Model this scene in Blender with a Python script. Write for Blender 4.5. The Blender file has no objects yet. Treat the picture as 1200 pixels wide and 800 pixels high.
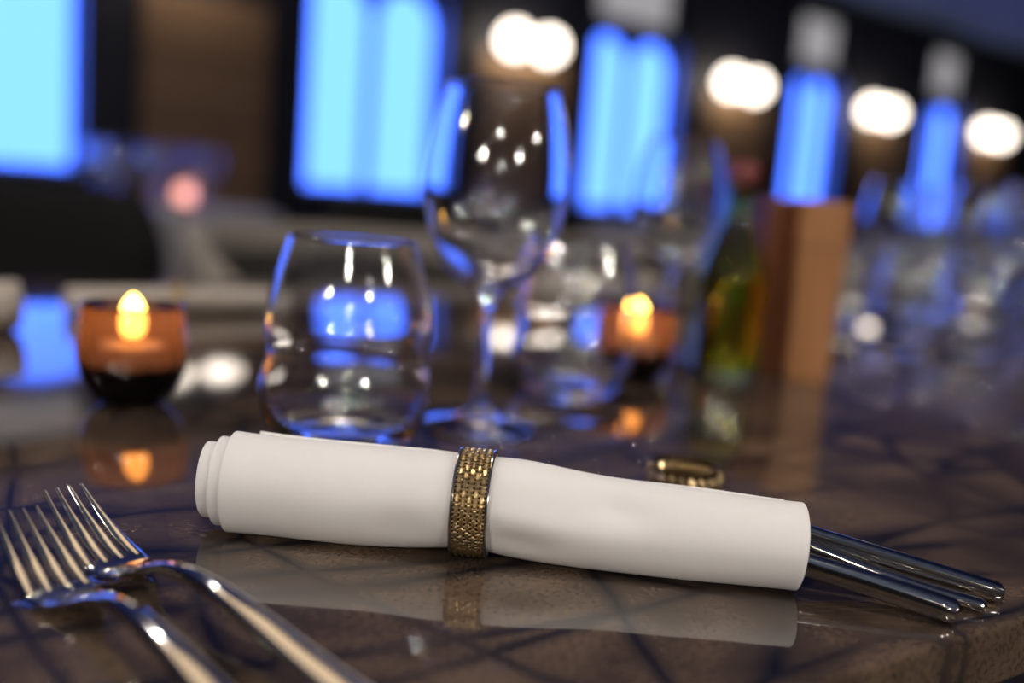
import bpy, bmesh, math, random
from mathutils import Vector, Matrix
random.seed(7)
PI = math.pi
SC = bpy.context.scene
COL = SC.collection

# ------------------------------------------------------------------ camera, world, exposure
TABLE_Z = 0.75                                   # height of the stone table top
cam_d = bpy.data.cameras.new('camera')
cam = bpy.data.objects.new('camera', cam_d); COL.objects.link(cam)
cam_d.sensor_width = 36.0; cam_d.lens = 35.0
cam_d.clip_start = 0.02; cam_d.clip_end = 100
PITCH, ROLL = math.radians(8.6), math.radians(4.6)
cam.location = (0, 0, TABLE_Z + 0.146)
cam.rotation_mode = 'XYZ'
cam.matrix_world = (Matrix.Translation(cam.location) @ Matrix.Rotation(PI/2 - PITCH, 4, 'X')
                    @ Matrix.Rotation(ROLL, 4, 'Z'))
cam_d.dof.use_dof = True
cam_d.dof.focus_distance = 0.392
cam_d.dof.aperture_fstop = 2.5
SC.camera = cam

world = bpy.data.worlds.new('world'); SC.world = world; world.use_nodes = True
world.node_tree.nodes['Background'].inputs[0].default_value = (0.02, 0.03, 0.06, 1)
world.node_tree.nodes['Background'].inputs[1].default_value = 0.3
vs = SC.view_settings
SC.display_settings.display_device = 'sRGB'
vs.view_transform = 'Standard'; vs.look = 'None'; vs.gamma = 1.0; vs.use_curve_mapping = False
vs.exposure = 0.0
SC.cycles.sample_clamp_indirect = 0.0; SC.cycles.caustics_refractive = False; SC.cycles.caustics_reflective = False
SC.cycles.max_bounces = 14; SC.cycles.transmission_bounces = 14; SC.cycles.transparent_max_bounces = 16

WINDOW_GLOW = 2.3
DOWNLIGHT = 2300.0
SCONCE = 7.0
BULB = 800.0
FLAME = 22.0

# ------------------------------------------------------------------ helpers
YAW = math.radians(38)                           # the room and the table are turned 38 degrees
CY, SY = math.cos(YAW), math.sin(YAW)
def st(s, t, z=0.0):                             # room axes (along table, across table) -> world
    return (CY*s - SY*t, SY*s + CY*t, z)

def mat(name):
    m = bpy.data.materials.new(name); m.use_nodes = True
    nt = m.node_tree; nt.nodes.clear()
    out = nt.nodes.new('ShaderNodeOutputMaterial')
    return m, nt, out
def N(nt, typ, **kw):
    n = nt.nodes.new(typ)
    for k, v in kw.items():
        if isinstance(k, str) and hasattr(n, k) and k not in n.inputs: setattr(n, k, v)
        else: n.inputs[k].default_value = v
    return n
def rgba(c): return (c[0], c[1], c[2], 1)
def ramp(nt, stops, src):
    r = nt.nodes.new('ShaderNodeValToRGB')
    while len(r.color_ramp.elements) < len(stops): r.color_ramp.elements.new(0.5)
    for e, (p, c) in zip(r.color_ramp.elements, stops):
        e.position = p; e.color = rgba(c)
    nt.links.new(src, r.inputs[0]); return r
def pbr(name, color, rough=0.5, metal=0.0, noise=0.0, scale=40, bump=0.0, coat=0.0, sheen=0.0, color2=None, ior=1.5, stretch=(1,1,1), aniso=0):
    m, nt, out = mat(name); L = nt.links.new
    p = nt.nodes.new('ShaderNodeBsdfPrincipled'); L(p.outputs[0], out.inputs[0])
    p.inputs['Base Color'].default_value = rgba(color); p.inputs['Roughness'].default_value = rough
    p.inputs['Metallic'].default_value = metal; p.inputs['IOR'].default_value = ior
    p.inputs['Coat Weight'].default_value = coat; p.inputs['Sheen Weight'].default_value = sheen
    if color2 or bump:
        tc = nt.nodes.new('ShaderNodeTexCoord'); mp = nt.nodes.new('ShaderNodeMapping')
        mp.inputs['Scale'].default_value = stretch; L(tc.outputs['Object'], mp.inputs[0])
        nz = N(nt, 'ShaderNodeTexNoise', Scale=scale, Detail=5.0); L(mp.outputs[0], nz.inputs['Vector'])
        if color2:
            r = ramp(nt, [(0.35, color), (0.65, color2)], nz.outputs[0]); L(r.outputs[0], p.inputs['Base Color'])
        if bump:
            b = N(nt, 'ShaderNodeBump', Strength=bump, Distance=0.001); L(nz.outputs[0], b.inputs['Height']); L(b.outputs[0], p.inputs['Normal'])
    return m
def glow(name, color, strength):
    m, nt, out = mat(name)
    e = N(nt, 'ShaderNodeEmission', Color=rgba(color), Strength=strength); nt.links.new(e.outputs[0], out.inputs[0]); return m
def glass(name, color=(1,1,1), rough=0.015, ior=1.5):
    m, nt, out = mat(name)
    L = nt.links.new
    f = N(nt, 'ShaderNodeFresnel', IOR=ior)
    g = N(nt, 'ShaderNodeBsdfRefraction', Color=rgba(color), Roughness=rough, IOR=ior)
    r = N(nt, 'ShaderNodeBsdfGlossy', Color=(1,1,1,1), Roughness=0.065)
    x = nt.nodes.new('ShaderNodeMixShader'); L(f.outputs[0], x.inputs[0]); L(g.outputs[0], x.inputs[1]); L(r.outputs[0], x.inputs[2])
    L(x.outputs[0], out.inputs[0]); return m

class B:
    """collects shapes in one bmesh"""
    def __init__(self): self.bm = bmesh.new()
    def ring_faces(self, rings, closed=True, cap0=False, cap1=False, loop=False):
        R = [[self.bm.verts.new(v) for v in r] for r in rings]
        n = len(R[0]); m = len(R)
        for i in range(m if loop else m-1):
            a, b = R[i], R[(i+1) % m]
            for j in range(n if closed else n-1):
                k = (j+1) % n
                try: self.bm.faces.new((a[j], a[k], b[k], b[j]))
                except ValueError: pass
        if cap0: self.bm.faces.new(list(reversed(R[0])))
        if cap1: self.bm.faces.new(R[-1])
        return self
    def lathe(self, prof, seg=48, c=(0,0,0), loop=False, ax='z'):
        """profile (r,z); r=0 ends become poles"""
        rings = []
        prof = list(prof)
        top = bot = None
        pts = prof
        if not loop and prof[0][0] < 1e-7: bot = prof[0]; pts = pts[1:]
        if not loop and prof[-1][0] < 1e-7: top = prof[-1]; pts = pts[:-1]
        bm = self.bm
        def P(r, z, a):
            x, y = r*math.cos(a), r*math.sin(a)
            return (c[0]+x, c[1]+y, c[2]+z) if ax == 'z' else (c[0]+z, c[1]+x, c[2]+y)
        R = [[bm.verts.new(P(r, z, 2*PI*j/seg)) for j in range(seg)] for r, z in pts]
        m = len(R)
        for i in range(m if loop else m-1):
            a, b = R[i], R[(i+1) % m]
            for j in range(seg):
                k = (j+1) % seg; bm.faces.new((a[j], a[k], b[k], b[j]))
        if bot is not None:
            v = bm.verts.new(P(0, bot[1], 0))
            for j in range(seg): bm.faces.new((v, R[0][(j+1) % seg], R[0][j]))
        if top is not None:
            v = bm.verts.new(P(0, top[1], 0))
            for j in range(seg): bm.faces.new((v, R[-1][j], R[-1][(j+1) % seg]))
        return self
    def box(self, c, s, bevel=0.0, rz=0.0, seg=2):
        t = bmesh.new(); bmesh.ops.create_cube(t, size=1)
        bmesh.ops.scale(t, vec=s, verts=t.verts)
        if bevel: bmesh.ops.bevel(t, geom=t.edges[:], offset=bevel, segments=seg, affect='EDGES', profile=0.6)
        bmesh.ops.transform(t, matrix=Matrix.Translation(c) @ Matrix.Rotation(rz, 4, 'Z'), verts=t.verts)
        me = bpy.data.meshes.new('tmp'); t.to_mesh(me); t.free(); self.bm.from_mesh(me); bpy.data.meshes.remove(me); return self
    def tube(self, pts, rad, seg=10, caps=True):
        pts = [Vector(p) for p in pts]; rings = []
        for i, p in enumerate(pts):
            d = (pts[min(i+1, len(pts)-1)] - pts[max(i-1, 0)]).normalized()
            a = d.orthogonal().normalized() if abs(d.z) > .99 else d.cross(Vector((0,0,1))).normalized()
            b = a.cross(d)
            r = rad[i] if isinstance(rad, (list, tuple)) else rad
            rings.append([p + a*r*math.cos(2*PI*j/seg) + b*r*math.sin(2*PI*j/seg) for j in range(seg)])
        return self.ring_faces(rings, True, caps, caps)
    def bar(self, secs, seg=16, ex=2.6):
        """secs: (x, y, z, half width, half thickness), swept along x in local space with superellipse sections"""
        rings = []
        for i, (x, y, z, w, h) in enumerate(secs):
            a, b = secs[max(i-1, 0)], secs[min(i+1, len(secs)-1)]
            d = Vector((b[0]-a[0], b[1]-a[1], b[2]-a[2])).normalized()
            side = Vector((0,0,1)).cross(d).normalized(); up = d.cross(side)
            r = []
            for j in range(seg):
                q = 2*PI*j/seg; cq, sq = math.cos(q), math.sin(q)
                r.append(Vector((x,y,z)) + side*w*math.copysign(abs(cq)**(2/ex), cq) + up*h*math.copysign(abs(sq)**(2/ex), sq))
            rings.append(r)
        return self.ring_faces(rings, True, True, True)
    def poly(self, pts, ext):
        """flat polygon (list of 3d points) extruded by vector ext"""
        e = Vector(ext)
        a = [self.bm.verts.new(p) for p in pts]; b = [self.bm.verts.new(Vector(p)+e) for p in pts]
        n = len(a); self.bm.faces.new(list(reversed(a))); self.bm.faces.new(b)
        for i in range(n): self.bm.faces.new((a[i], a[(i+1) % n], b[(i+1) % n], b[i]))
        return self

def obj(name, b, m, parent=None, loc=(0,0,0), rz=0.0, smooth=35, kind=None):
    bmesh.ops.recalc_face_normals(b.bm, faces=b.bm.faces[:])
    me = bpy.data.meshes.new(name); b.bm.to_mesh(me); b.bm.free()
    me.materials.append(m)
    if smooth:
        for p in me.polygons: p.use_smooth = True
        try: me.set_sharp_from_angle(angle=math.radians(smooth))
        except AttributeError: pass
    o = bpy.data.objects.new(name, me); COL.objects.link(o)
    o.location = loc; o.rotation_euler = (0, 0, rz)
    if parent is not None: o.parent = parent
    if kind: o['kind'] = kind
    return o
def thing(name, label, cat, loc=(0,0,0), rz=0.0, group=None):
    o = bpy.data.objects.new(name, None); COL.objects.link(o); o.empty_display_size = 0.02
    o.location = loc; o.rotation_euler = (0, 0, rz)
    return tag(o, label, cat, group)
def tag(o, label, cat, group=None):
    o['label'] = label; o['category'] = cat
    if group: o['group'] = group
    return o
def dup(root, loc, rz, label, group=None):
    r = root.copy(); COL.objects.link(r); r.location = loc; r.rotation_euler = (0, 0, rz); r['label'] = label
    if group: r['group'] = group
    for ch in list(root.children):
        c = ch.copy(); COL.objects.link(c); c.parent = r
        for g in list(ch.children):
            d = g.copy(); COL.objects.link(d); d.parent = c
    return r
def spline(pts, n):
    """Catmull-Rom through tuples"""
    out = []
    for i in range(len(pts)-1):
        p0, p1, p2, p3 = pts[max(i-1,0)], pts[i], pts[i+1], pts[min(i+2, len(pts)-1)]
        for k in range(n):
            t = k/n
            out.append(tuple(0.5*((2*b)+(-a+c)*t+(2*a-5*b+4*c-d)*t*t+(-a+3*b-3*c+d)*t**3) for a,b,c,d in zip(p0,p1,p2,p3)))
    out.append(tuple(pts[-1])); return out

# ------------------------------------------------------------------ materials
M = {}
M['wall'] = pbr('dark_wall', (0.018,0.019,0.026), 0.6, color2=(0.026,0.027,0.034), scale=6)
M['wood_panel'] = pbr('wood_panel', (0.33,0.20,0.105), 0.45, color2=(0.44,0.27,0.145), scale=5, stretch=(1,1,12))
M['jamb'] = pbr('window_jamb', (0.25,0.27,0.32), 0.5)
M['frame'] = pbr('window_frame', (0.04,0.045,0.06), 0.4)
M['ceiling'] = pbr('blue_lit_ceiling', (0.13,0.19,0.33), 0.7, color2=(0.15,0.21,0.36), scale=3)  # blue of the window light is put into the ceiling colour
M['floor'] = pbr('dark_floor', (0.03,0.024,0.02), 0.4, color2=(0.05,0.04,0.032), scale=8, stretch=(1,8,1))
M['window_glow'] = glow('blue_lit_glass', (0.14,0.37,2.2), WINDOW_GLOW)
M['plaster_glow'] = glow('lit_plaster_glow', (0.85,0.82,0.85), 0.42)  # plaster above the windows; the sconce light on it is put in as glow
M['sconce_globe'] = glow('opal_globe', (1.0,0.87,0.74), SCONCE)
M['lamp_lens'] = glow('downlight_lens', (1.0,0.915,0.83), DOWNLIGHT)
M['bronze'] = pbr('dark_bronze', (0.10,0.07,0.045), 0.4, metal=1)
M['trim_white'] = pbr('white_trim', (0.5,0.5,0.5), 0.5)
M['steel'] = pbr('polished_steel', (0.66,0.63,0.58), 0.09, metal=1)
M['steel_edge'] = pbr('polished_silver_edge', (0.62,0.58,0.52), 0.14, metal=1)
M['gold'] = pbr('brushed_gold', (0.68,0.51,0.28), 0.28, metal=1, color2=(0.48,0.345,0.17), scale=900)
M['dark_gold'] = pbr('dark_gold', (0.07,0.045,0.02), 0.45, metal=1)
M['glass'] = glass('clear_glass', (0.985,0.99,1.0), 0.0, 1.5)
M['oil'] = glass('olive_oil', (0.70,0.56,0.03), 0.05, 1.46)
M['bottle_glass'] = glass('bottle_glass', (0.86,0.90,0.55), 0.02, 1.5)
M['stopper'] = pbr('dark_red_stopper', (0.16,0.02,0.015), 0.4)
M['wax'] = pbr('candle_wax', (0.75,0.68,0.55), 0.5)
M['wick'] = pbr('wick', (0.02,0.015,0.01), 0.9)
M['flame'] = glow('candle_flame', (1.0,0.52,0.085), FLAME)
M['mill_wood_dark'] = pbr('reddish_wood', (0.16,0.055,0.022), 0.42, color2=(0.24,0.085,0.034), scale=14, stretch=(9,9,0.8))
M['mill_wood_light'] = pbr('honey_wood', (0.34,0.145,0.048), 0.42, color2=(0.44,0.20,0.075), scale=14, stretch=(9,9,0.8))
M['black_fabric'] = pbr('black_upholstery', (0.0018,0.0018,0.0024), 0.9, bump=0.2, scale=300)
M['grey_fabric'] = pbr('taupe_upholstery', (0.22,0.195,0.17), 0.85, color2=(0.25,0.225,0.195), scale=150, bump=0.3)
M['brown_fabric'] = pbr('dark_brown_upholstery', (0.022,0.019,0.016), 0.85, bump=0.3, scale=150)
M['black_metal'] = pbr('black_metal', (0.015,0.015,0.017), 0.4, metal=0.6)
M['white_cloth'] = pbr('white_tablecloth', (0.30,0.30,0.34), 0.8)
M['shade_pink'] = glow('pink_candle_glow', (1.0,0.42,0.36), 2.2)

def napkin_material():
    m, nt, out = mat('white_cotton'); L = nt.links.new
    p = nt.nodes.new('ShaderNodeBsdfPrincipled'); L(p.outputs[0], out.inputs[0])
    p.inputs['Base Color'].default_value = (0.84,0.815,0.79,1); p.inputs['Roughness'].default_value = 0.9
    p.inputs['Sheen Weight'].default_value = 0.15
    uv = nt.nodes.new('ShaderNodeTexCoord')
    mp = nt.nodes.new('ShaderNodeMapping'); mp.inputs['Rotation'].default_value = (0, 0, math.radians(35)); L(uv.outputs['UV'], mp.inputs[0])
    wv = N(nt, 'ShaderNodeTexWave', Scale=900.0, Distortion=0.6); wv.inputs['Detail'].default_value = 1; L(mp.outputs[0], wv.inputs['Vector'])
    nz = N(nt, 'ShaderNodeTexNoise', Scale=90.0, Detail=4.0); L(uv.outputs['UV'], nz.inputs['Vector'])
    ad = N(nt, 'ShaderNodeMath', operation='MULTIPLY_ADD'); L(nz.outputs[0], ad.inputs[0]); ad.inputs[1].default_value = 1.6; L(wv.outputs['Fac'], ad.inputs[2])
    b = N(nt, 'ShaderNodeBump', Strength=0.2, Distance=0.0003); L(ad.outputs[0], b.inputs['Height']); L(b.outputs[0], p.inputs['Normal'])
    return m
M['napkin'] = napkin_material()

def stone_material():
    m, nt, out = mat('brown_marble'); L = nt.links.new
    p = nt.nodes.new('ShaderNodeBsdfPrincipled'); L(p.outputs[0], out.inputs[0])
    p.inputs['Roughness'].default_value = 0.055; p.inputs['IOR'].default_value = 1.85
    tc = nt.nodes.new('ShaderNodeTexCoord')
    # slow wander so that veins are not straight
    nz0 = N(nt, 'ShaderNodeTexNoise', Scale=4.0, Detail=3.0); L(tc.outputs['Object'], nz0.inputs['Vector'])
    wsub = N(nt, 'ShaderNodeVectorMath', operation='SUBTRACT'); L(nz0.outputs['Color'], wsub.inputs[0]); wsub.inputs[1].default_value = (.5,.5,.5)
    wsc = N(nt, 'ShaderNodeVectorMath', operation='SCALE'); L(wsub.outputs[0], wsc.inputs[0]); wsc.inputs['Scale'].default_value = 0.045
    wad = N(nt, 'ShaderNodeVectorMath', operation='ADD'); L(tc.outputs['Object'], wad.inputs[0]); L(wsc.outputs[0], wad.inputs[1])
    def veins(rot, scl, sharp):
        mp = nt.nodes.new('ShaderNodeMapping'); mp.inputs['Rotation'].default_value = (0,0,math.radians(rot)); mp.inputs['Scale'].default_value = scl
        L(wad.outputs[0], mp.inputs[0])
        v = N(nt, 'ShaderNodeTexVoronoi', feature='DISTANCE_TO_EDGE', Scale=1.0); v.inputs['Randomness'].default_value = 0.85; L(mp.outputs[0], v.inputs['Vector'])
        return ramp(nt, [(0.0,(1,1,1)),(sharp,(0.45,0.45,0.45)),(sharp*2.6,(0,0,0))], v.outputs['Distance'])
    v1 = veins(-8, (4.5, 19.0, 1.0), 0.042)
    v2 = veins(14, (11.0, 3.6, 1.0), 0.020)
    mx = N(nt, 'ShaderNodeMath', operation='MAXIMUM'); L(v1.outputs[0], mx.inputs[0]); L(v2.outputs[0], mx.inputs[1])
    # breaks in the veins
    nb = N(nt, 'ShaderNodeTexNoise', Scale=11.0, Detail=3.0); L(tc.outputs['Object'], nb.inputs['Vector'])
    rb = ramp(nt, [(0.30,(0.25,0.25,0.25)),(0.52,(1,1,1))], nb.outputs[0])
    vb = N(nt, 'ShaderNodeMath', operation='MULTIPLY'); L(mx.outputs[0], vb.inputs[0]); L(rb.outputs[0], vb.inputs[1])
    # body colour and grain
    n1 = N(nt, 'ShaderNodeTexNoise', Scale=22.0, Detail=3.5); L(wad.outputs[0], n1.inputs['Vector'])
    base = ramp(nt, [(0.28,(0.045,0.031,0.023)),(0.52,(0.098,0.067,0.046)),(0.76,(0.155,0.108,0.072))], n1.outputs[0])
    n2 = N(nt, 'ShaderNodeTexNoise', Scale=420.0, Detail=4.0); L(tc.outputs['Object'], n2.inputs['Vector'])
    sp = ramp(nt, [(0.30,(0.35,0.33,0.32)),(0.5,(1,1,1)),(0.70,(1.35,1.25,1.15))], n2.outputs[0])
    mul = N(nt, 'ShaderNodeMix', data_type='RGBA', blend_type='MULTIPLY'); mul.inputs[0].default_value = 0.8
    L(base.outputs[0], mul.inputs[6]); L(sp.outputs[0], mul.inputs[7])
    mv = N(nt, 'ShaderNodeMix', data_type='RGBA'); L(vb.outputs[0], mv.inputs[0]); L(mul.outputs[2], mv.inputs[6]); mv.inputs[7].default_value = (0.007,0.008,0.013,1)
    L(mv.outputs[2], p.inputs['Base Color'])
    nw = N(nt, 'ShaderNodeTexNoise', Scale=38.0, Detail=2.0); L(tc.outputs['Object'], nw.inputs['Vector'])
    bp = N(nt, 'ShaderNodeBump', Strength=0.02, Distance=0.0006); L(nw.outputs[0], bp.inputs['Height']); L(bp.outputs[0], p.inputs['Normal'])
    return m
M['stone'] = stone_material()
M['dimmed_napkin'] = pbr('dimmed_napkin', (0.50,0.44,0.37), 0.9, color2=(0.55,0.49,0.42), scale=120, bump=0.2)  # same napkin cloth darkened: weaker light on the far side put into its colour

def votive_material():
    """smoked glass cup: tinted see-through, partly translucent, glossy skin"""
    m, nt, out = mat('smoked_glass'); L = nt.links.new
    tr = N(nt, 'ShaderNodeBsdfTransparent', Color=(0.40,0.25,0.25,1))
    tl = N(nt, 'ShaderNodeBsdfTranslucent', Color=(0.34,0.16,0.16,1))
    gl = N(nt, 'ShaderNodeBsdfGlossy', Color=(1,1,1,1), Roughness=0.04)
    a = N(nt, 'ShaderNodeMixShader'); a.inputs[0].default_value = 0.38; L(tr.outputs[0], a.inputs[1]); L(tl.outputs[0], a.inputs[2])
    f = N(nt, 'ShaderNodeFresnel', IOR=1.5)
    b = N(nt, 'ShaderNodeMixShader'); L(f.outputs[0], b.inputs[0]); L(a.outputs[0], b.inputs[1]); L(gl.outputs[0], b.inputs[2]); L(b.outputs[0], out.inputs[0])
    return m
M['votive'] = votive_material()
M['votive_base'] = pbr('black_holder_base', (0.006,0.007,0.011), 0.08)

# ------------------------------------------------------------------ the room
CEIL = 4.2; T0, T1, S0, S1 = -5.0, 9.75, -9.0, 20.6; WT = 0.34
def struct(name, b, m, **kw): return obj(name, b, m, kind='structure', rz=YAW, **kw)
struct('floor', B().box(((S0+S1)/2,(T0+T1)/2,-0.05),(S1-S0+.8,T1-T0+.8,0.1)), M['floor'], smooth=0)
struct('ceiling', B().box(((S0+S1)/2,(T0+T1)/2,CEIL+0.05),(S1-S0+.8,T1-T0+.8,0.1)), M['ceiling'], smooth=0)
struct('wall_left', B().box((S0-.1,(T0+T1)/2,CEIL/2),(0.2,T1-T0,CEIL)), M['wall'], smooth=0)
struct('wall_right', B().box((S1+.1,(T0+T1)/2,CEIL/2),(0.2,T1-T0,CEIL)), M['wall'], smooth=0)
struct('wall_front', B().box(((S0+S1)/2,T0-.1,CEIL/2),(S1-S0+.4,0.2,CEIL)), M['wall'], smooth=0)
# window wall: (centre along the wall, width)
WINS = [(-2.2,1.8),(1.55,1.85),(5.52,1.68),(9.38,1.6),(13.25,1.2),(16.95,1.15)]
SILL, HEAD, TR0, TR1 = 0.74, 3.02, 3.16, 3.92
wb = B(); edges = [S0-.2]
for s, w in WINS: edges += [s-w/2, s+w/2]
edges.append(S1+.2)
for i in range(0, len(edges), 2):
    a, b_ = edges[i], edges[i+1]; wb.box(((a+b_)/2, T1+WT/2, CEIL/2), (b_-a, WT, CEIL))
for s, w in WINS:
    for z0, z1 in ((0,SILL),(HEAD,TR0),(TR1,CEIL)): wb.box((s, T1+WT/2, (z0+z1)/2), (w, WT, z1-z0))
struct('wall_back', wb, M['wall'], smooth=0)

def arch_pts(w, z0, z1, r, n=10):
    pts = [(-w/2, z0), (w/2, z0), (w/2, z1-r)]
    for k in range(1, n): a = PI/2*k/n; pts.append((w/2-r+r*math.cos(a), z1-r+r*math.sin(a)))
    pts.append((w/2-r, z1)); pts.append((-w/2+r, z1))
    for k in range(1, n): a = PI/2*k/n; pts.append((-w/2+r-r*math.sin(a), z1-r+r*math.cos(a)))
    pts.append((-w/2, z1-r)); return pts
for i, (s, w) in enumerate(WINS):
    win = bpy.data.objects.new('window_%d' % (i+1), None); COL.objects.link(win); win['kind'] = 'structure'
    win.location = st(s, T1+0.22, 0); win.rotation_euler = (0,0,YAW)
    pw = (w-0.10)/2
    fr = B()
    for c in (-w/4, w/4):
        pts = arch_pts(pw-0.06, SILL+0.05, HEAD-0.05, min(0.36, pw*0.46))
        obj('pane', B().poly([(c+x, 0.04, z) for x, z in pts], (0,0.012,0)), M['window_glow'], win, smooth=0)
        # arched frame plate: strips between the arch and the rectangular opening
        top = [(x, z) for x, z in pts[2:]]
        for (x0,z0),(x1,z1) in zip(top, top[1:]):
            if abs(x0-x1) > 1e-6: fr.poly([(c+x0,0,z0),(c+x1,0,z1),(c+x1,0,HEAD),(c+x0,0,HEAD)], (0,0.07,0))
        for sx in (-1,1): fr.box((c+sx*(pw-0.03)/2+sx*0.0075, 0.035, (SILL+HEAD)/2), (0.045, 0.07, HEAD-SILL))
        fr.box((c, 0.035, SILL+0.025), (pw, 0.07, 0.05))
    obj('frame', fr, M['frame'], win, smooth=0)
    obj('mullion', B().box((0,0.01,(SILL+HEAD)/2),(0.07,0.10,HEAD-SILL),0.01), M['jamb'], win, smooth=0)
    jb = B()
    for sx in (-1,1): jb.box((sx*(w/2-0.008), -0.11, (SILL+HEAD)/2), (0.016, 0.21, HEAD-SILL))
    obj('jamb', jb, M['jamb'], win, smooth=0)
    obj('sill', B().box((0,-0.14,SILL+0.012),(w+0.08,0.30,0.035),0.008), M['jamb'], win, smooth=0)
    obj('glowing_plaster', B().box((0.0,-0.02,(TR0+TR1)/2),(w*0.8,0.02,TR1-TR0-0.1)), M['plaster_glow'], win, smooth=0)  # glowing stand-in for the lit plaster over each window
    tf = B()
    for sx in (-1,1): tf.box((sx*w*0.45,-0.02,(TR0+TR1)/2),(w*0.1,0.06,TR1-TR0))
    for z in (TR0+.025, TR1-.025): tf.box((0,-0.02,z),(w*0.8,0.06,0.05))
    obj('plaster_frame', tf, M['frame'], win, smooth=0)

# piers between the windows: timber panels, each board a piece, and a sconce with two opal globes
PIERS = [(-0.3,1.4),(3.60,1.5),(7.5,1.6),(11.4,1.6),(15.1,1.6),(18.6,1.4)]
for i, (s, w) in enumerate(PIERS):
    p = bpy.data.objects.new('trim_%d' % (i+1), None); COL.objects.link(p); p['kind'] = 'structure'
    p.location = st(s, T1, 0); p.rotation_euler = (0,0,YAW)
    nb = 4
    for k in range(nb):
        z0, z1 = 0.12+k*0.60, 0.12+(k+1)*0.60-0.03
        obj('board', B().box((0,-0.02,(z0+z1)/2),(w*0.82,0.04,z1-z0),0.006), M['wood_panel'], p, smooth=0)
SCON = [(3.3,'between the two left windows, above the frame'),(7.33,'above the rim of the wine glass'),(11.1,'above the oil bottle'),(14.5,'right of the wooden mills'),(18.1,'nearest the right edge of the picture')]
base_sc = None
for i, (s, where) in enumerate(SCON):
    lab = 'round white wall lamp pair glowing ' + where
    zl = 2.95 if i == 0 else 2.60
    if base_sc is None:
        base_sc = thing('wall_lamp', lab, 'wall lamp', st(s, T1-0.001, zl), YAW, 'globe wall lamps on the window wall')
        obj('back_plate', B().box((0,-0.015,0),(0.34,0.03,0.16),0.01), M['bronze'], base_sc)
        for sx in (-1,1):
            arm = obj('arm', B().tube([(sx*0.12,-0.03,0),(sx*0.2,-0.10,-0.02),(sx*0.25,-0.2,-0.06),(sx*0.25,-0.24,-0.06)],0.014), M['bronze'], base_sc)
            obj('globe', B().lathe([(0.17*math.sin(PI*k/16), -0.17*math.cos(PI*k/16)) for k in range(17)], 32, (sx*0.25,-0.30,0.0)), M['sconce_globe'], arm)
    else: dup(base_sc, st(s, T1-0.001, zl), YAW, lab)

# ceiling downlights around the table
spots = [(0.15,0.15),(-1.9,3.6),(4.6,-0.4)]   # world x, y
base_dl = None
for i, (x, y) in enumerate(spots):
    lab = 'small recessed warm ceiling downlight over the dining tables, out of the picture'
    if base_dl is None:
        base_dl = thing('ceiling_downlight', lab, 'ceiling light', (x,y,CEIL), YAW, 'recessed ceiling downlights')
        obj('trim_ring', B().lathe([(0.055,0.0),(0.09,0.0),(0.09,-0.012),(0.082,-0.018),(0.055,-0.022),(0.052,-0.022),(0.05,0.0)], 32, (0,0,0)), M['trim_white'], base_dl)
        obj('lens', B().lathe([(0,-0.014),(0.040,-0.014),(0.040,-0.006),(0,-0.006)], 32), M['lamp_lens'], base_dl)
    else: dup(base_dl, (x,y,CEIL), YAW, lab)

# unseen bulbs added to light the napkin front and glint in the glasses
M['bulb'] = glow('added_bulb_glow', (1.0,0.915,0.83), BULB)
base_dp = None
for x, y, z, lab in [(-0.95,-1.7,1.68,'small added bulb behind the viewer, lower one on the left'),(0.1,-2.6,2.50,'small added bulb behind the viewer, highest one'),
                  (1.3,-1.35,1.62,'small added bulb behind the viewer, lowest one on the right'),(2.7,-0.5,2.1,'small added bulb to the right of the table'),
                  (-2.5,-0.5,2.2,'small added bulb to the left of the table'),(0.5,-3.4,1.75,'small added bulb far behind the viewer, near the middle'),(-1.9,-3.2,2.1,'small added bulb far behind the viewer, left one')]:
    if base_dp is None:
        base_dp = thing('added_bulb', lab, 'added lamp', (x,y,z), 0, 'added unseen bulbs')
        obj('bulb', B().lathe([(0.035*math.sin(PI*k/12), -0.035*math.cos(PI*k/12)) for k in range(13)], 24), M['bulb'], base_dp)
        obj('socket', B().lathe([(0,0.034),(0.016,0.034),(0.019,0.045),(0.019,0.085),(0.008,0.095),(0,0.095)],20), M['bronze'], base_dp)
        obj('cord', B().tube([(0,0,0.094),(0,0,CEIL-2.45)],0.004,8), M['black_metal'], base_dp)
    else: dup(base_dp, (x,y,z), 0, lab)

# added linen pendant, unseen, for warm reflections on the forks and handles
M['linen'] = glow('added_linen_glow', (1.0,0.76,0.52), 1.15)
lp = thing('added_pendant', 'long warm linen box added above the far side of the table, out of the picture', 'added lamp', st(0.75,1.75,2.75), YAW)
obj('shade', B().box((0,0,0),(2.0,0.75,0.26),0.02), M['linen'], lp)
for sx in (-0.8,0.8): obj('rod', B().tube([(sx,0,0.13),(sx,0,CEIL-2.75)],0.008), M['bronze'], lp)

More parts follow.
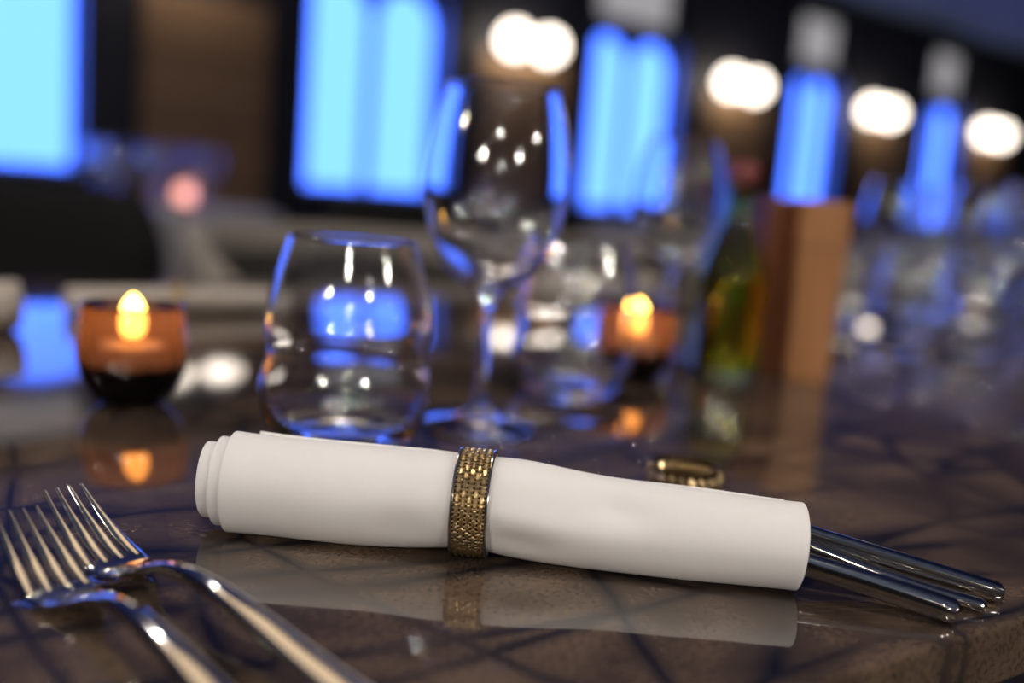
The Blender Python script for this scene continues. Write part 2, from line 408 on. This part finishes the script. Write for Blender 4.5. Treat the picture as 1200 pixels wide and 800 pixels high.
# ------------------------------------------------------------------ our table
TS0, TS1, TT0, TT1 = -0.62, 4.4, 0.1685, 1.26
TYAW = math.radians(34)
tb = thing('stone_table', 'long dining table with polished dark brown veined stone top', 'table', (0.109+math.cos(TYAW)*1.63-math.sin(TYAW)*0.5315, 0.299+math.sin(TYAW)*1.63+math.cos(TYAW)*0.5315, 0), TYAW)
sl = TS1-TS0; sw = TT1-TT0; sc_ = ((TS0+TS1)/2-1.9, (TT0+TT1)/2-0.7)
obj('tabletop', B().box((sc_[0], sc_[1], TABLE_Z-0.0125), (sl, sw, 0.025), 0.003, seg=3), M['stone'], tb, smooth=50)
obj('apron', B().box((sc_[0], sc_[1], TABLE_Z-0.06), (sl-0.3, sw-0.3, 0.07), 0.005), M['black_metal'], tb)
for sx in (-1,1):
    for sy in (-1,1):
        obj('leg', B().box((sc_[0]+sx*(sl/2-0.25), sc_[1]+sy*(sw/2-0.2), (TABLE_Z-0.096)/2), (0.09,0.09,TABLE_Z-0.096), 0.006), M['black_metal'], tb)
Z = TABLE_Z

# ------------------------------------------------------------------ napkin roll, ring and cutlery
NA, NB_ = Vector((-0.1176,0.3939)), Vector((0.1204,0.3775))
nd = NB_-NA; NL = nd.length; NANG = math.atan2(nd.y, nd.x)
XR = 0.452*NL                                     # where the ring sits
def nrad(x):
    u = x/NL
    r = 0.0222*(1-u)+0.0181*u
    return r - 0.0012*math.exp(-((x-XR)/0.014)**2)
def ncen(x):
    r = nrad(x); g = math.exp(-((x-XR)/0.034)**2)
    return r*0.90*(1-g) + 0.0213*g
def spiral_napkin():
    b = B(); bm = b.bm; uvl = bm.loops.layers.uv.new('UVMap')
    turns = 3.35; end = math.radians(324); nps, nx = 240, 150
    grid = []
    for i in range(nps+1):
        f = i/nps; psi = end - 2*PI*turns*(1-f); back = (end-psi)/(2*PI)   # turns in from the free edge
        row = []
        xl = 0.0085 - 0.0056*(back-0.7) + 0.0008*math.sin(psi+0.6)
        xr = NL - 0.0020*back + 0.0012*math.cos(psi)
        if back < 0.42: xr -= 0.0075*(1-(max(back,0.30)-0.30)/0.12); xl += 0.002
        for j in range(nx+1):
            v = j/nx; x = xl+(xr-xl)*v
            R = nrad(min(max(x,0),NL)); r = R - (0.0029-0.0010*min(1,max(0,v)*2))*back
            fold = math.exp(-((x-0.165)/0.016)**2)*math.exp(-((((psi % (2*PI))-0.95))/0.42)**2)*0.0034
            fold += math.exp(-((x-0.135)/0.020)**2)*math.exp(-((((psi % (2*PI))-1.55))/0.30)**2)*-0.0016
            fold += math.exp(-((x-XR+0.026)/0.012)**2)*math.exp(-((((psi % (2*PI))-1.9))/0.4)**2)*0.0018
            fold += math.exp(-((x-XR-0.020)/0.013)**2)*math.exp(-((((psi % (2*PI))-2.1))/0.4)**2)*0.0022
            fold += 0.00025*math.sin(x*95+psi*2)+0.00018*math.sin(x*41-psi*3)
            r -= fold
            y = -r*math.sin(psi); z = r*math.cos(psi)
            zc = ncen(min(max(x,0),NL)); lim = -(zc-0.0022)
            if z < lim: z = lim + (z-lim)*0.25
            row.append(bm.verts.new((x, y, zc+z+0.0004)))
        grid.append(row)
    for i in range(nps):
        for j in range(nx):
            fc = bm.faces.new((grid[i][j],grid[i][j+1],grid[i+1][j+1],grid[i+1][j]))
            for lp, (a, c) in zip(fc.loops, ((i,j),(i,j+1),(i+1,j+1),(i+1,j))): lp[uvl].uv = (c/nx*0.24, a/nps*0.24)
    return b
nap = obj('rolled_napkin', spiral_napkin(), M['napkin'], None, (NA.x, NA.y, Z), NANG, smooth=60)
sm = nap.modifiers.new('thick','SOLIDIFY'); sm.thickness = 0.0015; sm.offset = 0.0
sb = nap.modifiers.new('soft','BEVEL'); sb.width = 0.0005; sb.segments = 2; sb.limit_method = 'ANGLE'; sb.angle_limit = math.radians(50)
tag(nap, 'rolled white cotton napkin in the foreground bound by a woven gold ring', 'napkin')

def ring_parts(root, R, W, cols, rows):
    """hoop with its axis along local x, centre at local z=R"""
    prof = [(R-0.0006,-W/2),(R-0.0001,-W/2),(R-0.0001,W/2),(R-0.0006,W/2)]
    obj('inner_band', B().lathe(prof, 72, (0,0,R), loop=True, ax='x'), M['dark_gold'], root)
    for sx in (-1,1):
        q = [(R+0.0003+0.0008*math.cos(a), sx*W/2+0.00075*math.sin(a)) for a in [2*PI*k/10 for k in range(10)]]
        obj('edge_wire', B().lathe(q, 96, (0,0,R), loop=True, ax='x'), M['steel_edge'], root)
    cw = (W-0.0017)/cols; lh = 2*PI*R/rows
    proto = None
    pins = B()
    for r in range(rows):
        for c in range(cols):
            a = 2*PI*(r+0.5*(c % 2))/rows
            x = -W/2+0.00085+cw*(c+0.5)
            if proto is None:
                lb = B().box((0,0,0),(cw*0.72,lh*0.86,0.0011),0.0004,seg=1)
                proto = obj('link', lb, M['gold'], root); o = proto
            else:
                o = proto.copy(); COL.objects.link(o); o.parent = root
            o.location = (x, -(R+0.0005)*math.sin(a), R+(R+0.0005)*math.cos(a))
            o.rotation_euler = (a, 0, 0)
    for r in range(rows*2):
        a = 2*PI*(r+0.5)/rows/2 + 2*PI*0.25/rows
        c0 = Vector((0,-(R-0.0001)*math.sin(a), R+(R-0.0001)*math.cos(a)))
        pins.tube([c0+Vector((-W/2+0.0006,0,0)), c0+Vector((W/2-0.0006,0,0))], 0.00042, 6)
    obj('pins', pins, M['gold'], root, kind='stuff')
rp = NA + nd*(XR/NL)
ring = thing('napkin_ring', 'gold basket-weave napkin ring with silver edges around the white napkin', 'napkin ring', (rp.x, rp.y, Z+0.0006), NANG, )
ring_parts(ring, 0.0206, 0.0136, 5, 36)

# second ring lying flat behind the napkin
ring2 = thing('napkin_ring', 'dark gold napkin ring lying on the table behind the right half of the napkin', 'napkin ring', (0.0925, 0.489, Z+0.0008), math.radians(20))
def flat_ring(root, R, H):
    obj('band', B().lathe([(R-0.001,0),(R,0),(R+0.0006,H*0.5),(R,H),(R-0.001,H),(R-0.0005,H*0.5)], 56, loop=True), M['dark_gold'], root)
    for z in (0.0, H):
        obj('edge_wire', B().lathe([(R+0.0007*math.cos(a), z+0.0007*math.sin(a)+ (0.001 if z == 0 else 0)) for a in [2*PI*k/8 for k in range(8)]], 56, loop=True), M['dark_gold'], root)
    n = 22
    for k in range(n):
        a = 2*PI*k/n
        for row in range(2):
            b = B(); aa = a+row*PI/n
            b.tube([(R*math.cos(aa+0.09)+0.0010*math.cos(aa), R*math.sin(aa+0.09)+0.001*math.sin(aa), H*(0.12+0.45*row)),
                    ((R+0.0015)*math.cos(aa), (R+0.0015)*math.sin(aa), H*(0.26+0.45*row)),
                    (R*math.cos(aa-0.09)+0.001*math.cos(aa), R*math.sin(aa-0.09)+0.001*math.sin(aa), H*(0.42+0.45*row))], [0.0011,0.002,0.0011], 7)
            obj('strand', b, M['gold'], root)
            b = B(); b.tube([((R-0.002)*math.cos(aa+0.09),(R-0.002)*math.sin(aa+0.09),H*(0.12+0.45*row)),((R-0.0028)*math.cos(aa),(R-0.0028)*math.sin(aa),H*(0.26+0.45*row)),((R-0.002)*math.cos(aa-0.09),(R-0.002)*math.sin(aa-0.09),H*(0.42+0.45*row))],[0.0011,0.002,0.0011],7)
            obj('strand', b, M['gold'], root)
flat_ring(ring2, 0.0165, 0.015)

def handle_piece(label, p0, p1, w0, w1, h0, h1, bend, tip_len):
    """cutlery whose handle end is at p1 (on the table) and whose working end is hidden inside the napkin"""
    p0, p1 = Vector(p0), Vector(p1); d = p1-p0; L = d.length; yaw = math.atan2(d.y, d.x)
    root = thing('cutlery', label, 'cutlery', (p1.x, p1.y, Z), yaw, None)
    sl = (p0.z-p1.z)/math.hypot(d.x, d.y); hl = math.hypot(d.x, d.y)
    secs = []
    n = 14
    for k in range(n+1):
        u = k/n; x = -hl*1.25*(1-u)
        zz = p1.z + sl*(-x)*(1 if -x < hl else 1) + bend*math.sin(PI*min(1,-x/hl))
        f = u
        secs.append((x, 0, zz, w0+(w1-w0)*f, h0+(h1-h0)*f))
    e = secs[-1]
    secs.append((e[0]+0.0010, 0, e[2]-0.0001, e[3]*0.93, e[4]*0.93)); secs.append((e[0]+0.0015, 0, e[2]-0.0002, e[3]*0.78, e[4]*0.78))
    obj('handle', B().bar(secs, 20, 3.0), M['steel'], root, smooth=40)
    x0 = secs[0][0]; z0 = secs[0][2]
    t = [(x0-tip_len, 0, z0-0.0008, 0.0030, 0.0006), (x0-tip_len*0.9, 0, z0-0.0008, 0.0055, 0.0007), (x0-tip_len*0.5, 0, z0-0.0006, 0.0062, 0.0009), (x0-tip_len*0.15, 0, z0-0.0003, 0.0042, 0.0016), (x0+0.002, 0, z0, secs[0][3]*0.96, secs[0][4]*0.96)]
    obj('neck', B().bar(spline(t, 4), 16, 2.4), M['steel'], root, smooth=40)
    return root
handle_piece('thick polished steel cutlery handle nearest the viewer, poking out of the napkin', (0.1224,0.3700,0.0118), (0.1715,0.3535,0.0048), 0.0042,0.0058, 0.0044,0.0046, 0.0004, 0.075)
handle_piece('thin curved steel cutlery handle between the two thicker ones beside the napkin', (0.1230,0.3800,0.0172), (0.1885,0.3680,0.0028), 0.0034,0.0052, 0.0020,0.0022, -0.0012, 0.075)
handle_piece('long polished steel cutlery handle farthest from the viewer beside the napkin', (0.1235,0.3860,0.0195), (0.2000,0.3790,0.0040), 0.0036,0.0050, 0.0036,0.0038, 0.0002, 0.075)

# ------------------------------------------------------------------ the two forks
def make_fork(label, tip, heading, lift=0.0, tilt=0.0):
    root = thing('dinner_fork', label, 'fork', (tip[0], tip[1], Z+0.0002+lift), heading, 'dinner forks on the table')
    root.rotation_euler = (0, tilt, heading)
    prof = [(0,0.0190),(0.012,0.0124),(0.025,0.0066),(0.036,0.0033),(0.044,0.0020),(0.050,0.0026),(0.056,0.0042),(0.063,0.0072),(0.071,0.0100),(0.080,0.0119),(0.090,0.0127),(0.102,0.0125),(0.120,0.0107),(0.142,0.0076),(0.168,0.0047),(0.192,0.0032)]
    P = spline(prof, 6)
    def zat(x):
        for (a,za),(b,zb) in zip(P, P[1:]):
            if a <= x <= b: return za+(zb-za)*(x-a)/max(b-a,1e-9)
        return P[-1][1]
    # head: the flat plate from tine roots to neck
    wid = [(0.0385,0.0108),(0.044,0.0112),(0.049,0.0108),(0.054,0.0088),(0.059,0.0060),(0.064,0.0042),(0.071,0.0033),(0.080,0.0031),(0.092,0.0034),(0.105,0.0042),(0.125,0.0050),(0.150,0.0058),(0.175,0.0066),(0.188,0.0067),(0.1915,0.0060)]
    thk = [(0.0385,0.0008),(0.050,0.0010),(0.056,0.0012),(0.064,0.0018),(0.075,0.0024),(0.09,0.0028),(0.12,0.0030),(0.1915,0.0026)]
    def lerp(tab, x):
        for (a,va),(b,vb) in zip(tab, tab[1:]):
            if a <= x <= b: return va+(vb-va)*(x-a)/(b-a)
        return tab[-1][1] if x > tab[-1][0] else tab[0][1]
    hx = [0.0385+0.0015*k for k in range(13)]
    obj('head', B().bar([(x,0,zat(x)+0.0004,lerp(wid,x),lerp(thk,x)) for x in hx], 24, 3.2), M['steel'], root, smooth=50)
    hx = [0.0565+0.0045*k for k in range(30)]+[0.1885,0.1905,0.1915]
    obj('handle', B().bar([(x,0,zat(x)+0.0004,lerp(wid,x),lerp(thk,x)) for x in hx], 20, 2.7), M['steel'], root, smooth=50)
    for k in range(4):
        y1 = (k-1.5)*0.0060; y0 = (k-1.5)*0.0047
        secs = []
        for q in range(15):
            u = q/14; x = 0.0005+0.0400*u
            w = 0.0006+0.0015*min(1,u*1.5)
            secs.append((x, y0+(y1-y0)*u, zat(x)+0.0004, w, 0.00045+0.00055*min(1,u*1.6)))
        obj('tine', B().bar(secs, 10, 2.4), M['steel'], root, smooth=50)
    return root
make_fork('steel dinner fork lying on top, nearer the rolled napkin', (-0.1655,0.3625), math.radians(-39.5), 0.0026, math.radians(0.8))
make_fork('steel dinner fork at the left picture edge, partly under the other fork', (-0.1725,0.3415), math.radians(-43.5))

# ------------------------------------------------------------------ glassware
def wine_profile(h=0.212):
    o = spline([(0.0352,0.0010),(0.0345,0.0024),(0.026,0.0042),(0.013,0.0082),(0.0062,0.0150),(0.0044,0.0260),(0.0040,0.0450),(0.0040,0.0680),(0.0052,0.0800),(0.0120,0.0885),(0.0245,0.0980),(0.0355,0.1150),(0.0425,0.1380),(0.0440,0.1560),(0.0415,0.1780),(0.0365,0.2000),(0.0330,0.2125)], 5)
    i = spline([(0.0321,0.2125),(0.0356,0.2000),(0.0405,0.1780),(0.0430,0.1560),(0.0415,0.1385),(0.0345,0.1160),(0.0232,0.0995),(0.0105,0.0912),(0.0,0.0893)], 5)
    return [(0.0,0.0016),(0.020,0.0012),(0.034,0.0002)] + o + [(0.03255,0.2131)] + i
def tumbler_profile():
    o = spline([(0.0300,0.0006),(0.0345,0.0040),(0.0410,0.0135),(0.0452,0.0270),(0.0450,0.0390),(0.0423,0.0500),(0.0418,0.0560),(0.0436,0.0640),(0.0438,0.0715),(0.0410,0.0880),(0.0365,0.1040),(0.0335,0.1140)], 5)
    i = spline([(0.0322,0.1140),(0.0353,0.1035),(0.0397,0.0878),(0.0425,0.0715),(0.0423,0.0645),(0.0402,0.0560),(0.0407,0.0495),(0.0435,0.0385),(0.0434,0.0275),(0.0385,0.0165),(0.0290,0.0110),(0.0,0.0085)], 5)
    return [(0.0,0.0030),(0.024,0.0016),(0.0285,0.0001)] + o + [(0.03285,0.1146)] + i
def wine_glass(label, loc, group=None):
    o = obj('wine_glass', B().lathe([(r, z if z < 0.03 else 0.03+(z-0.03)*0.962) for r, z in wine_profile()], 72), M['glass'], None, loc, 0, smooth=60); return tag(o, label, 'wine glass', group)
def tumbler(label, loc, group=None):
    o = obj('tumbler', B().lathe(tumbler_profile(), 72), M['glass'], None, loc, 0, smooth=60); return tag(o, label, 'tumbler', group)
ZG = Z+0.0003
wg = wine_glass('tall empty stemmed wine glass directly behind the napkin ring', (-0.0165,0.598,ZG), 'wine glasses')
tu = tumbler('clear waisted water tumbler left of the wine glass, behind the napkin', (-0.0875,0.526,ZG), 'water tumblers')
def glass_copy(src, s, t, label):
    r = src.copy(); COL.objects.link(r); r.location = st(s, t, ZG); r.rotation_euler = (0,0,random.random()*6); r['label'] = label; return r
def glass_at(src, x, y, label):
    r = src.copy(); COL.objects.link(r); r.location = (x, y, ZG); r.rotation_euler = (0,0,random.random()*6); r['label'] = label; return r
glass_at(tu, 0.045, 0.722, 'blurred water tumbler just left of the far candle')
glass_at(wg, 0.148, 0.965, 'blurred wine glass between the far candle and the oil bottle')
# cluster of glasses further down the table, at the right
glass_at(wg, 0.652, 1.287, 'blurred wine glass at the right picture edge, nearest of the stemmed ones there')
glass_at(wg, 0.629, 1.418, 'blurred wine glass below and right of the fifth blue window, second nearest')
glass_at(wg, 0.552, 1.505, 'blurred wine glass just right of the honey wood mill, left of the fifth blue window')
glass_at(wg, 0.840, 1.738, 'blurred wine glass at the right, behind the nearer two stemmed glasses')
glass_at(wg, 0.740, 1.798, 'blurred wine glass directly below the fifth blue window, farthest row')
glass_at(wg, 0.983, 1.912, 'farthest blurred wine glass, cut off by the right picture edge')
glass_at(tu, 0.521, 1.128, 'blurred water tumbler low at the right, nearest tumbler of that cluster')
glass_at(tu, 0.502, 1.265, 'blurred water tumbler below the fifth blue window')
glass_at(tu, 0.438, 1.352, 'blurred water tumbler right beside the honey wood mill')
glass_at(tu, 0.793, 1.534, 'blurred water tumbler cut off by the right picture edge')

# ------------------------------------------------------------------ candles
def votive(label, loc):
    r = thing('votive_candle', label, 'candle', loc, 0, 'votive candles on the table')
    outer = spline([(0.0150,0.0),(0.0215,0.0040),(0.0285,0.0150),(0.0318,0.0290),(0.0318,0.0400),(0.0305,0.0510),(0.0288,0.0600)], 5)
    obj('cup', B().lathe(outer, 56), M['votive'], r, smooth=60)
    obj('rim', B().lathe([(0.0288+0.0009*math.cos(a), 0.0600+0.0009*math.sin(a)) for a in [2*PI*k/8 for k in range(8)]], 56, loop=True), M['votive'], r)
    inner = spline([(0.0148,0.0008),(0.0208,0.0048),(0.0276,0.0155),(0.0300,0.0235),(0.0303,0.0255)], 4)
    obj('base', B().lathe([(0,0.0004)]+inner+[(0.0296,0.0258),(0,0.0255)], 48), M['votive_base'], r, smooth=60)
    wax = obj('wax', B().lathe([(0,0.0260),(0.0190,0.0260),(0.0192,0.0350),(0.0180,0.0358),(0.006,0.0350),(0,0.0348)], 40), M['wax'], r)
    obj('wick', B().tube([(0,0,0.0345),(0.0003,0,0.0385),(0.0009,0,0.0410)],0.0007,8), M['wick'], wax)
    fl = spline([(0.0,0.0395),(0.0048,0.0408),(0.0072,0.0450),(0.0074,0.0510),(0.0062,0.0580),(0.0030,0.0640),(0.0,0.0665)], 3)
    fl[0] = (0.0, fl[0][1]); fl[-1] = (0.0, fl[-1][1])
    fl = [fl[0]]+[(max(a,0.0003),b) for a,b in fl[1:-1]]+[fl[-1]]
    obj('flame', B().lathe(fl, 20), M['flame'], r)
    return r
c1 = votive('lit smoked glass votive candle at the left, beside the tumbler', (-0.2290,0.5930,ZG))
c2 = dup(c1, (0.1010,0.8080,ZG), 1.0, 'lit dark votive candle further back, left of the oil bottle')

# ------------------------------------------------------------------ oil bottle and mills
bt = thing('oil_bottle', 'slim glass bottle of greenish olive oil with dark red stopper', 'bottle', (0.188,0.872,ZG), 0)
bt.scale = (1, 1, 0.9)
bo = spline([(0.0,0.0),(0.026,0.0),(0.0300,0.0030),(0.0305,0.012),(0.0305,0.090),(0.0290,0.104),(0.0210,0.128),(0.0140,0.150),(0.0125,0.165),(0.0125,0.186)], 4)
bi = spline([(0.0108,0.186),(0.0108,0.165),(0.0122,0.150),(0.0190,0.128),(0.0270,0.104),(0.0285,0.090),(0.0285,0.014),(0.0270,0.0085),(0.0,0.0080)], 4)
bo = [(0.0,0.0)]+[p for p in bo if p[0] > 0.001]
bi = [p for p in bi if p[0] > 0.001]+[(0.0,0.0080)]
obj('bottle_glass', B().lathe(bo+bi, 48), M['bottle_glass'], bt, smooth=60)
oi = [(0.0,0.0083)]+[(0.0266,0.0090),(0.0281,0.0142),(0.0281,0.090),(0.0266,0.1038),(0.0186,0.1278),(0.0119,0.150)]+[(0.0,0.150)]
obj('oil', B().lathe(oi, 40), M['oil'], bt, smooth=60)
obj('lip', B().lathe([(0.0125+0.0022*math.cos(a),0.183+0.003*math.sin(a)) for a in [2*PI*k/10 for k in range(10)]],40,loop=True), M['bottle_glass'], bt)
obj('stopper', B().lathe([(0,0.170),(0.0102,0.170),(0.0105,0.1872),(0.0135,0.1875),(0.0140,0.200),(0.0115,0.2065),(0,0.2075)],40), M['stopper'], bt)

def mill(label, loc, rz, m, w, h, flare):
    r = thing('wooden_mill', label, 'mill', loc, rz, 'wooden mills')
    def sq(a, z, c=0.12):
        k = a*(1-c); return [(a,-k,z),(a,k,z),(k,a,z),(-k,a,z),(-a,k,z),(-a,-k,z),(-k,-a,z),(k,-a,z)]
    prof = [(w*0.97,0.0),(w,0.003),(w,h*0.08),(w*1.02,h*0.3),(w*(1+flare*0.4),h*0.55),(w*(1+flare*0.8),h*0.745)]
    obj('body', B().ring_faces([sq(a,z) for a,z in prof], True, True, True), m, r, smooth=20)
    p2 = [(w*(1+flare*0.82),h*0.752),(w*(1+flare*0.95),h*0.9),(w*(1+flare),h*0.99),(w*(0.96+flare),h)]
    obj('turning_head', B().ring_faces([sq(a,z) for a,z in p2], True, True, True), m, r, smooth=20)
    obj('collar', B().ring_faces([sq(w*(1+flare*0.8)*0.93,h*0.744),sq(w*(1+flare*0.8)*0.93,h*0.753)], True, True, True), M['steel_edge'], r, smooth=20)
    return r
mill('reddish brown wooden mill right beside the oil bottle', (0.2340,0.918,ZG), math.radians(12), M['mill_wood_dark'], 0.0165, 0.158, 0.10)
mill('honey coloured wooden mill flaring at the top, right of the reddish one', (0.2625,0.884,ZG), math.radians(-6), M['mill_wood_light'], 0.0185, 0.158, 0.20)

# ------------------------------------------------------------------ far side settings of our table
def small_roll(label, s0, t0, length, r, ang, grp='dimmed napkins on the far side'):
    p = st(s0, t0, Z+0.0012)
    o = thing('rolled_napkin', label, 'napkin', p, YAW+ang, grp)
    b = B(); nps, nx = 90, 14; rows = []
    for i in range(nps+1):
        psi = 2*PI*2.5*i/nps; rr = r*0.45+(r*0.55)*i/nps; row = []
        for j in range(nx+1):
            y, z = rr*math.sin(psi), rr*math.cos(psi)
            if z < -r*0.85: z = -r*0.85
            row.append((length*j/nx+ (0.004*(1-i/nps) if j == nx else 0), y, r*0.86+z))
        rows.append(row)
    b.ring_faces(rows, False)
    c = obj('cloth', b, M['dimmed_napkin'], o, smooth=60); sm = c.modifiers.new('thick','SOLIDIFY'); sm.thickness = 0.0013; sm.offset = 0
    obj('ring_band', B().lathe([(r-0.0002,-0.006),(r+0.0012,-0.006),(r+0.0012,0.006),(r-0.0002,0.006)],40,(length*0.5,0,r+0.0004),loop=True,ax='x'), M['gold'], o)
    return o
small_roll('dimmed rolled napkin cut off by the left picture edge, beyond the left candle', -0.065, 0.885, 0.24, 0.0225, 0.0)
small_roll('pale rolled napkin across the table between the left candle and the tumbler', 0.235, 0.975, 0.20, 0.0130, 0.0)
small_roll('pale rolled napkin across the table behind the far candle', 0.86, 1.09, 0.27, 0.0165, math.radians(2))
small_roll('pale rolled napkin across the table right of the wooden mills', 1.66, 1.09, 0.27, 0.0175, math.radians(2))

# ------------------------------------------------------------------ chairs
def barrel_chair(label, s, t, rz):
    """tub chair; local -y is the side it opens to"""
    r = thing('tub_chair', label, 'chair', st(s,t,0), rz, 'taupe tub chairs')
    b = B(); rings = []; n = 40
    for k in range(n+1):
        a = math.radians(-28+236*k/n); top = 0.785-0.10*max(0,(abs(k/n-0.5)-0.27)/0.23)**1.6
        sec = []
        for (dr, z) in [(0,0.40),(0.010,0.60),(0.016,top-0.05),(0.018,top-0.008),(0.008,top+0.010),(-0.025,top+0.010),(-0.036,top-0.008),(-0.034,top-0.05),(-0.030,0.60),(-0.030,0.40)]:
            R = 0.285+dr+0.035*(z-0.4); sec.append((R*math.cos(a), R*0.95*math.sin(a), z))
        rings.append(sec)
    b.ring_faces(rings, True, True, True)
    obj('backrest', b, M['grey_fabric'], r, smooth=60)
    inn = B(); rings = []
    for k in range(n+1):
        a = math.radians(-24+228*k/n); top = 0.75-0.10*max(0,(abs(k/n-0.5)-0.27)/0.23)**1.6
        rings.append([((0.285-0.052+0.03*(z-0.4)-d)*math.cos(a),(0.285-0.052+0.03*(z-0.4)-d)*0.95*math.sin(a),z) for d,z in [(0,0.44),(-0.024,0.50),(-0.018,top-0.02),(-0.014,top),(0.006,top-0.012),(0.012,0.6),(0.006,0.44)]])
    inn.ring_faces(rings, True, True, True)
    obj('inner_pad', inn, M['brown_fabric'], r, smooth=60)
    obj('seat', B().lathe([(0,0.36),(0.24,0.36),(0.262,0.375),(0.262,0.43),(0.24,0.455),(0,0.462)],48), M['brown_fabric'], r)
    for sx in (-1,1):
        for sy in (-1,1): obj('leg', B().tube([(sx*0.17,sy*0.17,0.365),(sx*0.205,sy*0.205,0.0)],[0.017,0.011],10), M['black_metal'], r)
    return r
ch = barrel_chair('taupe tub chair facing us across the table, behind the tumbler', 0.87, 1.56, YAW)
dup(ch, st(1.60,1.64), YAW, 'taupe tub chair facing us across the table, behind the far candle')
dup(ch, st(2.33,1.64), YAW, 'taupe tub chair facing us across the table, beyond the wooden mills')

def upholstered_chair(label, loc, rz):
    r = thing('upholstered_chair', label, 'chair', loc, rz, 'black upholstered chairs')
    obj('seat', B().box((0,0,0.435),(0.47,0.46,0.10),0.03,seg=4), M['black_fabric'], r)
    bk = B(); rings = []
    for k in range(13):
        z = 0.40+0.43*k/12; w = 0.235 if k < 9 else 0.235-0.05*((k-8)/4)**2; dy = 0.21+0.06*k/12; th = 0.035 if k < 12 else 0.022
        rings.append([(w*math.copysign(abs(math.cos(q))**0.35,math.cos(q)), dy+th*math.sin(q)-0.03*math.cos(q)**2, z) for q in [2*PI*j/24 for j in range(24)]])
    bk.ring_faces(rings, True, True, True); obj('backrest', bk, M['black_fabric'], r, smooth=60)
    for sx in (-1,1):
        for sy in (-1,1): obj('leg', B().tube([(sx*0.19,sy*0.18,0.40),(sx*0.205,sy*0.205,0.0)],[0.02,0.013],8), M['black_metal'], r)
    return r
bc = upholstered_chair('black upholstered chair at the left, in front of the white clothed table', (-1.0,2.32,0), math.radians(185))
dup(bc, (-0.52,3.6,0), math.radians(200), 'black chair below the second blue window')
dup(bc, (-0.02,4.1,0), math.radians(200), 'black chair behind the wine glass, between the second and third blue windows')
dup(bc, (0.62,4.6,0), math.radians(210), 'black chair below the third blue window')

# ------------------------------------------------------------------ other tables of the room
def round_table(label, loc, R):
    r = thing('clothed_table', label, 'table', loc, YAW, 'white clothed tables')
    prof = [(0,0.744),(R-0.01,0.744),(R,0.738),(R+0.005,0.70),(R+0.012,0.40),(R+0.005,0.40),(R-0.004,0.70),(R-0.012,0.73),(0,0.73)]
    obj('cloth', B().lathe(prof, 64), M['white_cloth'], r)
    obj('pedestal', B().lathe([(0,0),(0.27,0),(0.27,0.02),(0.05,0.05),(0.045,0.70),(0.2,0.728),(0,0.728)],32), M['black_metal'], r)
    return r
round_table('round white clothed table at the left under the first window', (-1.36,3.52,0), 0.50)
round_table('round white clothed table under the third window', (0.75,6.1,0), 0.75)
round_table('round white clothed table at the right under the fifth window', (3.0,7.3,0), 0.85)
zt = 0.7445
far = [(-1.42,3.42,'first from the left'),(-1.225,3.32,'second from the left'),(-1.03,3.26,'third from the left'),(-1.55,3.62,'farthest left'),(-1.30,3.22,'nearest one'),(-1.12,3.42,'behind the third'),(-1.36,3.75,'at the back')]
for x, y, w in far:
    r = wg.copy(); COL.objects.link(r); r.location = (x,y,zt); r['label'] = 'tiny wine glass on the left white table, ' + w; r['group'] = 'glasses on other tables'
for x, y, w in [(0.52,5.7,'left one'),(0.80,5.62,'middle one'),(1.1,5.85,'right one')]:
    r = wg.copy(); COL.objects.link(r); r.location = (x,y,zt); r['label'] = 'tiny wine glass on the white table under the third window, ' + w; r['group'] = 'glasses on other tables'
for x, y, w in [(2.6,6.8,'left one'),(2.95,6.72,'middle one'),(3.4,6.9,'right one')]:
    r = wg.copy(); COL.objects.link(r); r.location = (x,y,zt); r['label'] = 'tiny wine glass on the white table at the right, ' + w; r['group'] = 'glasses on other tables'
pk = thing('glass_lamp', 'small pink glowing candle glass on the left white table', 'candle', (-1.20,3.56,zt), 0)
obj('holder', B().lathe([(0,0),(0.03,0),(0.034,0.012),(0.030,0.016),(0,0.016)],24), M['black_metal'], pk)
obj('glow_glass', B().lathe([(0,0.016),(0.028,0.016),(0.034,0.04),(0.030,0.075),(0.024,0.078),(0,0.078)],24), M['shade_pink'], pk)
